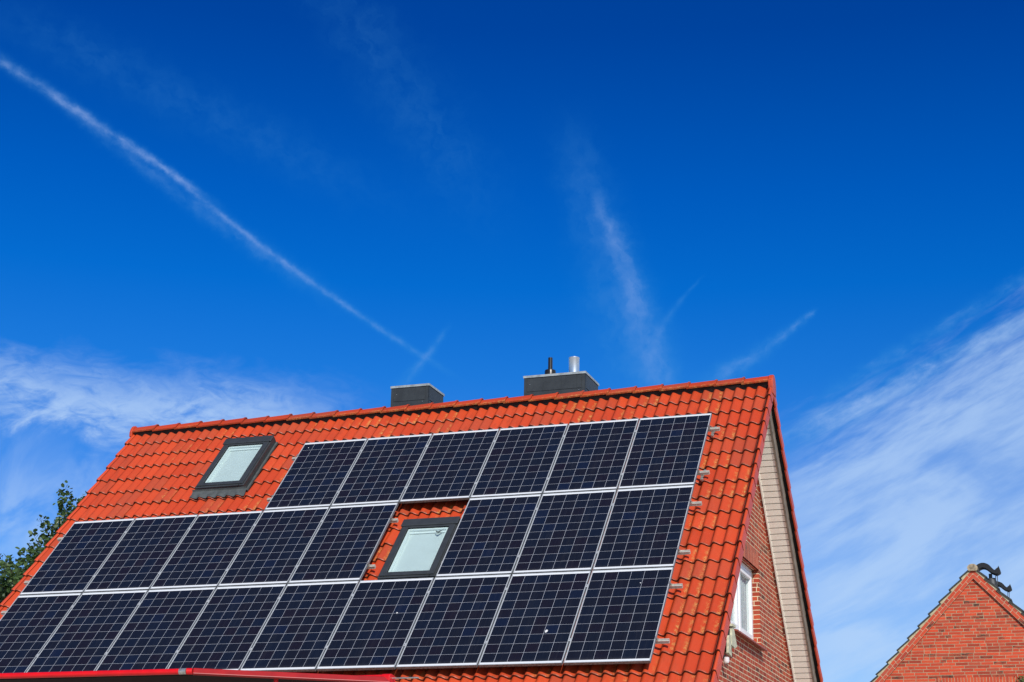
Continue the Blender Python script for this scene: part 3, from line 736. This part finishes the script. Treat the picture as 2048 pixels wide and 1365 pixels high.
for r_ in range(3):
    cols = {0: range(4, 10), 1: [1, 2, 3, 4, 5, 7, 8, 9], 2: range(1, 10)}[r_]
    for idx, j in enumerate(cols):
        o = proto if first else copy_tree(proto); first = False
        ul = -(9-j)*(PW+GC)-PW; vb = (r_+1)*PH+r_*GR
        o.location = RF(ul, vb, 0); o.rotation_euler = (TH, 0, 0)
        rowname = ('top', 'middle', 'bottom')[r_]
        if r_ == 1 and j == 5: lab = 'middle-row solar panel directly left of the roof window set among the panels'
        elif r_ == 1 and j == 7: lab = 'middle-row solar panel directly right of the roof window set among the panels'
        elif r_ == 0 and j == 6: lab = 'top-row solar panel directly above the roof window set among the panels'
        elif r_ == 2 and j == 8: lab = 'bottom-row solar panel with one large white bird dropping, second from the right'
        elif idx == len(cols)-1: lab = f'solar panel at the right end of the {rowname} row, beside bare tiles'
        elif idx == 0: lab = f'solar panel at the left end of the {rowname} row'
        else: lab = f'{ordn[idx]} dark blue solar panel from the left in the {rowname} row'
        tag(o, lab, 'solar panel', 'solar panels on the front roof slope'); PANELS[(r_, j)] = o

# bird droppings lie on the glass: little splashes
def splash(u, v, s, seed, lab):
    rg = random.Random(seed); b = MB(); k = 0
    x0, y0, z0 = RF(u, v, 0)
    for q in range(1+int(s > .012)*3):
        du, dv = (0, 0) if q == 0 else (rg.uniform(-.6, .6)*s, rg.uniform(.4, 1.8)*s); rr_ = s if q == 0 else s*rg.uniform(.2, .4)
        poly = [(du+rr_*math.cos(t)*(1+.25*rg.uniform(-1, 1)), -dv+rr_*math.sin(t)*(1.15+.25*rg.uniform(-1, 1))) for t in [i*math.pi/5 for i in range(10)]]
        b.prism(poly, 'z', -.0019+q*.0001, .0006+q*.0002)
    o = b.build('bird_dropping', M['drop']); o.location = (x0, y0, z0); o.rotation_euler = (TH, 0, 0)
    tag(o, lab, 'bird dropping')
splash(-1.32, 4.43, .017, 1, 'large white bird dropping on the second panel from the right in the bottom row')
splash(-3.317, 4.004, .010, 2, 'bird dropping on the bottom-row panel below the left part of the framed roof window')
splash(-.35, 3.614, .0065, 3, 'tiny white dropping near the top of the rightmost bottom-row panel')
splash(-.18, 2.424, .0065, 4, 'small pale dropping on the rightmost middle-row panel')
splash(-5.947, .136, .0065, 5, 'small pale dropping in the upper left corner of the leftmost top-row panel')

# mounting rails with clamps and hooks
def rail(ua, ub_, v, gaps, ends, hooks, lab):
    loc = RF(ua, v, -.036); root = empty('mounting_rail', loc, (TH, 0, 0)); L = ub_-ua
    tag(root, lab, 'rail', 'aluminium rails under the solar panels')
    b = MB(); h = .040; wd = .040
    prof = [(-wd/2, 0), (-.006, 0), (-.006, -.010), (.006, -.010), (.006, 0), (wd/2, 0), (wd/2, -.012), (wd/2-.006, -.014), (wd/2-.006, -.022), (wd/2, -.024), (wd/2, -h), (-wd/2, -h), (-wd/2, -.030), (-wd/2+.006, -.028), (-wd/2+.006, -.018), (-wd/2, -.016)]
    b.prism([(y, z-.0004) for y, z in prof], 'x', 0, L); b.build('rail_profile', M['rail'], root)
    for gx in gaps:
        x = gx-ua; c = MB(); c.box((x-.009, -.022, 0), (x+.009, .022, .0385)); c.box((x-.019, -.022, .0365+.0005), (x+.019, .022, .041))
        o = c.build('clamp', M['alu'], root); c = MB(); c.lathe([(0, .0445), (.0075, .0445), (.0075, .041)], (x, 0), 12); c.build('bolt', M['steel'], o)
    for ex, sg in ends:
        x = ex-ua; c = MB(); c.box((min(x+sg*.001, x+sg*.024), -.020, 0), (max(x+sg*.001, x+sg*.024), .020, .006)); c.box((min(x+sg*.001, x+sg*.007), -.020, .006), (max(x+sg*.001, x+sg*.007), .020, .041))
        c.box((min(x-sg*.008, x+sg*.014), -.020, .0365+.0005), (max(x-sg*.008, x+sg*.014), .020, .042))
        o = c.build('end_clamp', M['steel'], root); c = MB(); c.lathe([(0, .026), (.0075, .026), (.0075, .006)], (x+sg*.016, 0), 12); c.build('bolt', M['steel'], o)
    for hx in hooks:
        x = hx-ua; c = MB()
        c.box((x-.016, -.052, -.058), (x+.016, -.021, -.050)); c.box((x-.016, -.029, -.050), (x+.016, -.021, -.002)); c.box((x-.016, -.052, -.105), (x+.016, -.046, -.058)); c.box((x-.016, -.046, -.112), (x+.016, .20, -.104))
        o = c.build('roof_hook', M['steel'], root); c = MB(); c.lathe([(0, -.052), (.020, -.052), (.023, -.057), (.023, -.086), (.020, -.091), (0, -.091)], (x, -.072), 6); c.build('nut', M['steel'], o)
    return root
def gaps(a, b): return [-(9-j)*(PW+GC)+GC/2 for j in range(a, b)]
allh = lambda a, b: [a+i*1.2 for i in range(int((b-a)/1.2)+1)]
LE = -(9*PW+8*GC); TE = -(6*PW+5*GC)
for v, nm in ((.322, 'upper'), (1.332, 'lower')):
    rail(TE-.10, .145, v, gaps(4, 9), ((0, 1), (TE, -1)), [.045]+allh(-5.6, -.8), f'{nm} aluminium rail under the top row of panels')
for v, nm in ((2.005, 'upper'), (2.99, 'lower')):
    rail(LE-.125, -(4*(PW+GC))+.09, v, gaps(1, 5), ((-(4*(PW+GC)), 1), (LE, -1)), allh(-8.6, -4.6), f'{nm} aluminium rail under the middle-row panels left of the framed roof window')
    rail(-(2*(PW+GC)+PW)-.03, .140, v, gaps(7, 9), ((0, 1),), allh(-2.4, -.6), f'{nm} aluminium rail under the middle-row panels right of the framed roof window')
for v, nm in ((3.633, 'upper'), (4.605, 'lower')):
    rail(LE-.125, .145, v, gaps(1, 9), ((0, 1), (LE, -1)), allh(-8.6, -.6), f'{nm} aluminium rail under the bottom row of panels')

# ------------------------------------------------------------------ bits on the gable
nb = empty('nest_box', (XW+.02, -.80, -3.36)); tag(nb, 'pale weathered wooden nest box on the gable, below left of its window', 'nest box')
NO = (XW+.02, -.80, -3.36)
b = MB(); b.box((XW+.002, -.84, -2.985), (XW+.10, -.66, -2.955)); b.build('lid', M['wood'], nb, NO)
b = MB(); b.prism([(-.80, -2.985), (-.72, -2.985), (-.54, -3.20), (-.66, -3.235), (-.86, -3.22)], 'x', XW+.055, XW+.085); b.build('board', M['wood'], nb, NO)
b = MB(); b.prism([(-.98, -3.12), (-.87, -3.10), (-.84, -3.36), (-1.02, -3.335)], 'x', XW+.050, XW+.078); b.build('board', M['wood'], nb, NO)
b = MB(); b.box((XW+.0, -.95, -3.30), (XW+.05, -.70, -3.02)); b.build('back_board', M['under'], nb, NO)
lp = empty('wall_lamp', (XW, -1.14, -3.44)); tag(lp, 'small pale lamp on the brick gable under the wooden nest box', 'lamp')
b = MB(); b.lathe([(0, -.035), (.028, -.035), (.034, -.02), (.034, .03), (.026, .036), (0, .036)], (.075, 0)); b.build('lamp_shade', M['lamp'], lp)
b = MB(); b.box((.0, -.035, .02), (.055, .035, .062)); b.build('bracket', M['under'], lp)

# ------------------------------------------------------------------ neighbour house
NY = 14.; NX = 2.317; NZ = .275; P2 = rad(47.0); c2_, s2_ = math.cos(P2), math.sin(P2)
NO_ = (NX, NY+5, GZ)
nh = empty('brick_house', NO_); tag(nh, 'neighbouring red brick gable with dark tile roof at the lower right', 'house')
def NR(side, d, off, y):      # d down the slope from the apex, off perpendicular to it (outwards)
    return (NX+side*(d*c2_+off*s2_), y, NZ-d*s2_+off*c2_)
b = MB(); W_ = 4.6; zb = NZ-W_*math.tan(P2)
tri_ = [(NX-W_, GZ), (NX+W_, GZ), (NX+W_, zb), (NX, NZ), (NX-W_, zb)]
b.face([(x, NY+.05, z) for x, z in tri_], tri_)
for sx in (-1, 1):
    b.face([(NX+sx*W_, NY+.05, GZ), (NX+sx*W_, NY+10, GZ), (NX+sx*W_, NY+10, zb), (NX+sx*W_, NY+.05, zb)], [(0, GZ), (10, GZ), (10, zb), (0, zb)])
b.face([(x, NY+10, z) for x, z in tri_], tri_)
b.build('wall', M['nbrick'], nh, NO_, fix=False)
for sd_ in (-1, 1):           # projecting brick rake band: two courses following the slope, butting at the apex
    b = MB(); th = .135
    a0, a1 = (NX, NZ), (NX+sd_*5*c2_, NZ-5*s2_); dz = th/c2_
    i0, i1 = (NX, NZ-dz), (a1[0]-sd_*0, a1[1]-dz)
    front = [(a0[0], NY, a0[1]), (a1[0], NY, a1[1]), (i1[0], NY, i1[1]), (i0[0], NY, i0[1])]
    uvd = [(0, .21), (5, .21), (5+dz*s2_, .0), (dz*s2_, .0)]
    b.face(front, uvd)
    b.face([(i0[0], NY, i0[1]), (i1[0], NY, i1[1]), (i1[0], NY+.052, i1[1]), (i0[0], NY+.052, i0[1])], [(0, 0), (5, 0), (5, .05), (0, .05)])
    b.build('rake_band', M['nrake'], nh, NO_, fix=False)
b = MB(); b.box((1.43, NY+.047, -2.18), (3.05, NY+.06, -1.93)); b.build('lintel_course', M['nsoldier'], nh, NO_)
# tiles: lapped courses seen end-on, bedding mortar wedge beneath each
rgn = random.Random(4)
for sd_ in (-1, 1):
    b = MB(); mo = MB(); d = -.02; k = 0; y0_, y1_ = NY-.035, NY+10.3
    while d < 5.3:
        d1 = d+.345; o0, o1 = .012, .058; jy = rgn.uniform(-.006, .006); t_ = .026
        P = [NR(sd_, d, o0, 0), NR(sd_, d1, o1, 0), NR(sd_, d1, o1+t_, 0), NR(sd_, d, o0+t_, 0)]
        b.prism([(q[0], q[2]) for q in P], 'y', y0_+jy, y1_)
        P = [NR(sd_, d+.0, .0, 0), NR(sd_, d1-.01, .0, 0), NR(sd_, d1-.02, o1-.002, 0), NR(sd_, d+.0, o0-.002, 0)]
        mo.prism([(q[0], q[2]) for q in P], 'y', NY-.008, NY+.3)
        d += .33
    b.build('roof', M['ntile'], nh, NO_); mo.build('bedding_mortar', M['mortar'], nh, NO_)
b = MB()
for i in range(24):
    y = NY-.05+i*.42
    sec = [(math.cos(t)*.105*(1+.06*(i % 2)), math.sin(t)*.085) for t in [math.pi*k/12 for k in range(13)]]
    b.prism([(NX+x, NZ+.012+z) for x, z in sec]+[(NX-.085, NZ-.045), (NX+.085, NZ-.045)], 'y', y, y+.44)
b.build('ridge_cap', M['ncap'], nh, NO_)

def ribbon(pts, thick, y0, y1, b):
    n = len(pts); off = []
    for i in range(n):
        a = Vector(pts[max(i-1, 0)]); c = Vector(pts[min(i+1, n-1)]); d = (c-a).normalized(); nn = Vector((-d[1], d[0]))
        t = thick[i] if isinstance(thick, list) else thick
        off.append((Vector(pts[i])+nn*t/2, Vector(pts[i])-nn*t/2))
    poly = [tuple(p[0]) for p in off]+[tuple(p[1]) for p in off[::-1]]
    b.prism(poly, 'y', y0, y1)
def cowl(ox, oz, y, s, lab):
    root = empty('chimney_cowl', (ox, y, oz-.30*s)); tag(root, lab, 'cowl', 'curved black cowls on the neighbour roof')
    b = MB()
    P = [(-.06, -.035), (-.01, .015), (.06, .050), (.13, .052), (.20, .018), (.26, -.045), (.31, -.085), (.36, -.095)]
    T = [.085, .092, .098, .098, .092, .080, .072, .080]
    # smooth the curve
    PP, TT = [], []
    for i in range(len(P)-1):
        p0, p1, p2, p3 = P[max(i-1, 0)], P[i], P[i+1], P[min(i+2, len(P)-1)]
        for q in range(4):
            t = q/4; f = lambda a, b_, c, d: .5*((2*b_)+(-a+c)*t+(2*a-5*b_+4*c-d)*t*t+(-a+3*b_-3*c+d)*t**3)
            PP.append((f(p0[0], p1[0], p2[0], p3[0])*s, f(p0[1], p1[1], p2[1], p3[1])*s)); TT.append((T[i]*(1-t)+T[i+1]*t)*s)
    PP.append((P[-1][0]*s, P[-1][1]*s)); TT.append(T[-1]*s)
    ribbon([(x, z+.30*s) for x, z in PP], TT, -.14*s, .14*s, b); b.build('curved_sheet', M['iron'], root)
    b = MB(); e = [(.345, -.145), (.395, -.135), (.445, -.105), (.452, -.070), (.420, .030), (.405, -.005), (.350, -.045)]
    b.prism([(x*s, z*s+.30*s) for x, z in e], 'y', -.145*s, .145*s); b.build('end_scoop', M['iron'], root)
    for xx in (.35, .385):
        b = MB(); b.tube([(xx*s, -.05*s, .18*s), ((xx-.015)*s, -.05*s, -.04*s)], .008*s, 8); b.build('leg', M['vent'], root)
    return root
cowl(2.415, .320, NY+.30, .98, 'larger black curved cowl arching out from behind the ridge of the neighbouring gable')
cowl(2.685, -.030, NY+.45, .80, 'smaller black curved cowl lower on the right slope, behind the grey vent pipe')
vp_ = empty('vent_pipe', (2.665, NY+.35, -.035)); tag(vp_, 'short dark grey vent pipe with conical base on the neighbour roof, between the two cowls', 'vent pipe')
b = MB(); b.lathe([(.110, -.06), (.105, .06), (.082, .14), (.080, .155), (0, .155)], (0, 0)); o = b.build('base_cone', M['vent'], vp_); soften(o, 35)
b = MB(); b.lathe([(.036, .150), (.036, .250), (0, .250)], (-.02, 0)); o = b.build('stub', M['vent'], vp_); soften(o, 35)

# ------------------------------------------------------------------ red canopy in the foreground
Z0 = -4.315
CO = (-3., -7., GZ)
cn = empty('garden_canopy', CO); tag(cn, 'red tubular frame canopy with shade-blackened fabric along the bottom left', 'canopy')
def bar(name, a, b, r, m='redpaint', n=16, rs=None):
    q = MB(); q.tube([a, b] if not rs else rs, r, n); o = q.build(name, M[m], cn, CO); soften(o, 40); return o
bar('front_tube', (-7.2, -8.0, Z0+.0), (-3.075, -8.0, Z0), .026)
bar('joint_sleeve', (-3.075, -8.0, Z0), (-3.005, -8.0, Z0+.001), .0275, 'steel')
bar('corner_joint', (-3.004, -8.0, Z0), (-2.955, -7.985, Z0+.001), .028)
def beam(name, a, b, w_, h_, m='redpaint', roll=0.):
    a, b = Vector(a), Vector(b); d = (b-a); L = d.length; q = MB(); q.box((0, -w_/2, -h_/2), (L, w_/2, h_/2))
    ang = math.atan2(d.y, d.x); tilt = math.asin(d.z/L); mt = Matrix.Translation(a) @ Matrix.Rotation(ang, 4, 'Z') @ Matrix.Rotation(-tilt, 4, 'Y') @ Matrix.Rotation(roll, 4, 'X')
    q.v = [tuple(mt @ Vector(p)) for p in q.v]; o = q.build(name, M[m], cn, CO); bv = o.modifiers.new('b', 'BEVEL'); bv.width = .006; bv.segments = 2; return o
beam('side_beam', (-2.95, -7.985, Z0-.001), (-1.42, -7.13, Z0-.012), .03, .062, m='redshade', roll=rad(-32))  # rolled downward and coloured darker so it reads as less lit
beam('rear_beam', (-1.47, -7.12, Z0+.022), (-2.6, -7.12, Z0+.018), .05, .036)
q = MB(); q.prism([(-7.155, Z0-.095), (-7.155, Z0+.030), (-7.14, Z0+.046), (-7.10, Z0+.050), (-7.04, Z0+.040), (-7.02, Z0+.02), (-7.02, Z0-.095)], 'x', -1.50, -1.415)
o = q.build('end_housing', M['redpaint'], cn, CO); bv = o.modifiers.new('b', 'BEVEL'); bv.width = .008; bv.segments = 2
q = MB(); q.prism([(-7.2, -7.97), (-2.96, -7.96), (-1.47, -7.10), (-1.47, -5.0), (-7.2, -5.0)], 'z', Z0-.030, Z0-.022); q.build('fabric', M['fabric'], cn, CO)
for x, y in ((-2.35, -7.55), (-7.0, -7.9), (-1.6, -5.1), (-7.0, -5.1)):
    bar('post', (x, y, GZ), (x, y, Z0-.03), .02)
bar('cross_bar', (-1.415, -7.09, Z0+.012), (-1.16, -7.09, Z0+.012), .006, 'steel', 8)

# ------------------------------------------------------------------ tree behind the left verge
def tree(name, base, cen, rx, ry, rz, nshoot, leafsize, seed, lab, mleaf, fade=None):
    rg = random.Random(seed); root = empty(name, base); tag(root, lab, 'tree')
    B = Vector(base); cen = Vector(cen)
    tr = MB(); fork = cen+Vector((0, 0, -rz*.55))
    tr.tube([B, B+(fork-B)*.35+Vector((.08, .05, 0)), B+(fork-B)*.7+Vector((-.06, .02, 0)), fork], [.24, .20, .17, .13], 12)
    limbs = []
    for k in range(11):
        a = 2*math.pi*k/11+rg.uniform(-.25, .25); e = rg.uniform(.15, 1.25)
        d = Vector((math.cos(a)*math.cos(e)*rx, math.sin(a)*math.cos(e)*ry, math.sin(e)*rz))
        end = cen+d*.78; mid = fork+(end-fork)*.5+Vector((rg.uniform(-.2, .2), rg.uniform(-.2, .2), rg.uniform(.0, .3)))
        pts = [fork+(mid-fork)*t*2 if t <= .5 else mid+(end-mid)*(t-.5)*2 for t in (0, .25, .5, .75, 1.)]
        tr.tube(pts, [.09, .07, .05, .032, .012], 7); limbs.append(pts)
    nodes = [p for L in limbs for p in L[1:]]
    lf = MB(); tw = MB()
    up = Vector((0, 0, 1))
    for s_ in range(nshoot):
        while True:
            d = Vector((rg.gauss(0, 1), rg.gauss(0, 1), rg.gauss(.25, 1))).normalized()
            if d.z > -.55: break
        rr_ = rg.uniform(.62, .93)*(1+.10*math.sin(d.x*7+1)*math.cos(d.z*6+d.y*5))
        p0 = cen+Vector((d.x*rx, d.y*ry, d.z*rz))*rr_
        gd = (Vector((d.x, d.y, d.z+.55))).normalized(); L = rg.uniform(.28, .68)
        n = min(nodes, key=lambda q: (q-p0).length)
        gd = (gd+Vector((rg.gauss(0, .3), rg.gauss(0, .3), rg.gauss(.1, .25)))).normalized()
        side = gd.cross(up).normalized() if abs(gd.z) < .97 else Vector((1, 0, 0))
        pts = [p0+gd*L*t+side*.06*math.sin(t*3+s_)+up*(.05*t*t) for t in (0, .33, .66, 1.)]
        tw.tube([n+(p0-n)*.02, n+(p0-n)*.55+Vector((0, 0, .05)), *pts], [.014, .010, .008, .006, .004, .002], 4, caps=False)
        nl = int(rg.uniform(30, 48)*L/.45)
        shade = rg.random()
        for q in range(nl):
            t = rg.random()**.75; k = min(int(t*3), 2); c = pts[k].lerp(pts[k+1], t*3-k)
            sp = .105*(1.15-.65*t)
            c = c+Vector((rg.gauss(0, sp), rg.gauss(0, sp), rg.gauss(0, sp)))
            nrm = (Vector((rg.gauss(0, 1), rg.gauss(0, 1), rg.gauss(.5, 1)))+gd*.5).normalized()
            ax = nrm.orthogonal().normalized(); ang = rg.uniform(0, 6.28); ax = (Matrix.Rotation(ang, 3, nrm) @ ax); ay = nrm.cross(ax)
            sz = leafsize*rg.uniform(.7, 1.25)
            lf.r = (min(1, max(0, rg.gauss(.25+.5*shade, .22))), 0, 0.01)
            lf.face([c+ax*sz*x+ay*sz*y+nrm*sz*z for x, y, z in ((-.52, 0, 0), (-.25, -.34, .06), (.22, -.36, .06), (.52, 0, -.04), (.22, .36, .06), (-.25, .34, .06))])
    tr.build('trunk', M['bark'], root, base, smooth=True)
    tw.build('twigs', M['bark'], root, base, fix=False)
    lf.build('crown', M[mleaf], root, base, fix=False)
    return root
tree('leafy_tree', (-12.3, 6.2, GZ), (-12.45, 6.0, -2.40), 2.75, 2.6, 3.20, 1800, .084, 11, 'bushy tree with small round dark green leaves behind the left roof edge', 'leaf')

# creeper on the neighbour wall
cp = empty('climbing_plant', (3.05, NY+.03, -2.6)); tag(cp, 'small tuft of green creeper on the neighbouring brick gable at the bottom right corner', 'climbing plant')
rg = random.Random(2); lf = MB(); stt = MB()
for k in range(4):
    x = rg.uniform(-.05, .12); stt.tube([(x*.4, .0, 0), (x*.7, -.015, .3), (x, -.02, .55+rg.uniform(0, .16))], [.006, .005, .002], 5)
    for q in range(55):
        t = rg.random(); c = Vector((x*(.4+.6*t)+rg.gauss(0, .035), -.03+rg.gauss(0, .012), t*.68+rg.gauss(0, .02)))
        nrm = Vector((rg.gauss(0, .6), -1, rg.gauss(.2, .6))).normalized(); ax = nrm.orthogonal().normalized(); ax = Matrix.Rotation(rg.uniform(0, 6.28), 3, nrm) @ ax; ay = nrm.cross(ax); sz = .036
        lf.r = (rg.random(), 0, .01)
        lf.face([c+ax*sz*a+ay*sz*b_ for a, b_ in ((-.5, 0), (-.1, -.4), (.5, 0), (-.1, .4))])
lf.build('foliage', M['ivy'], cp, fix=False); stt.build('stem', M['bark'], cp)
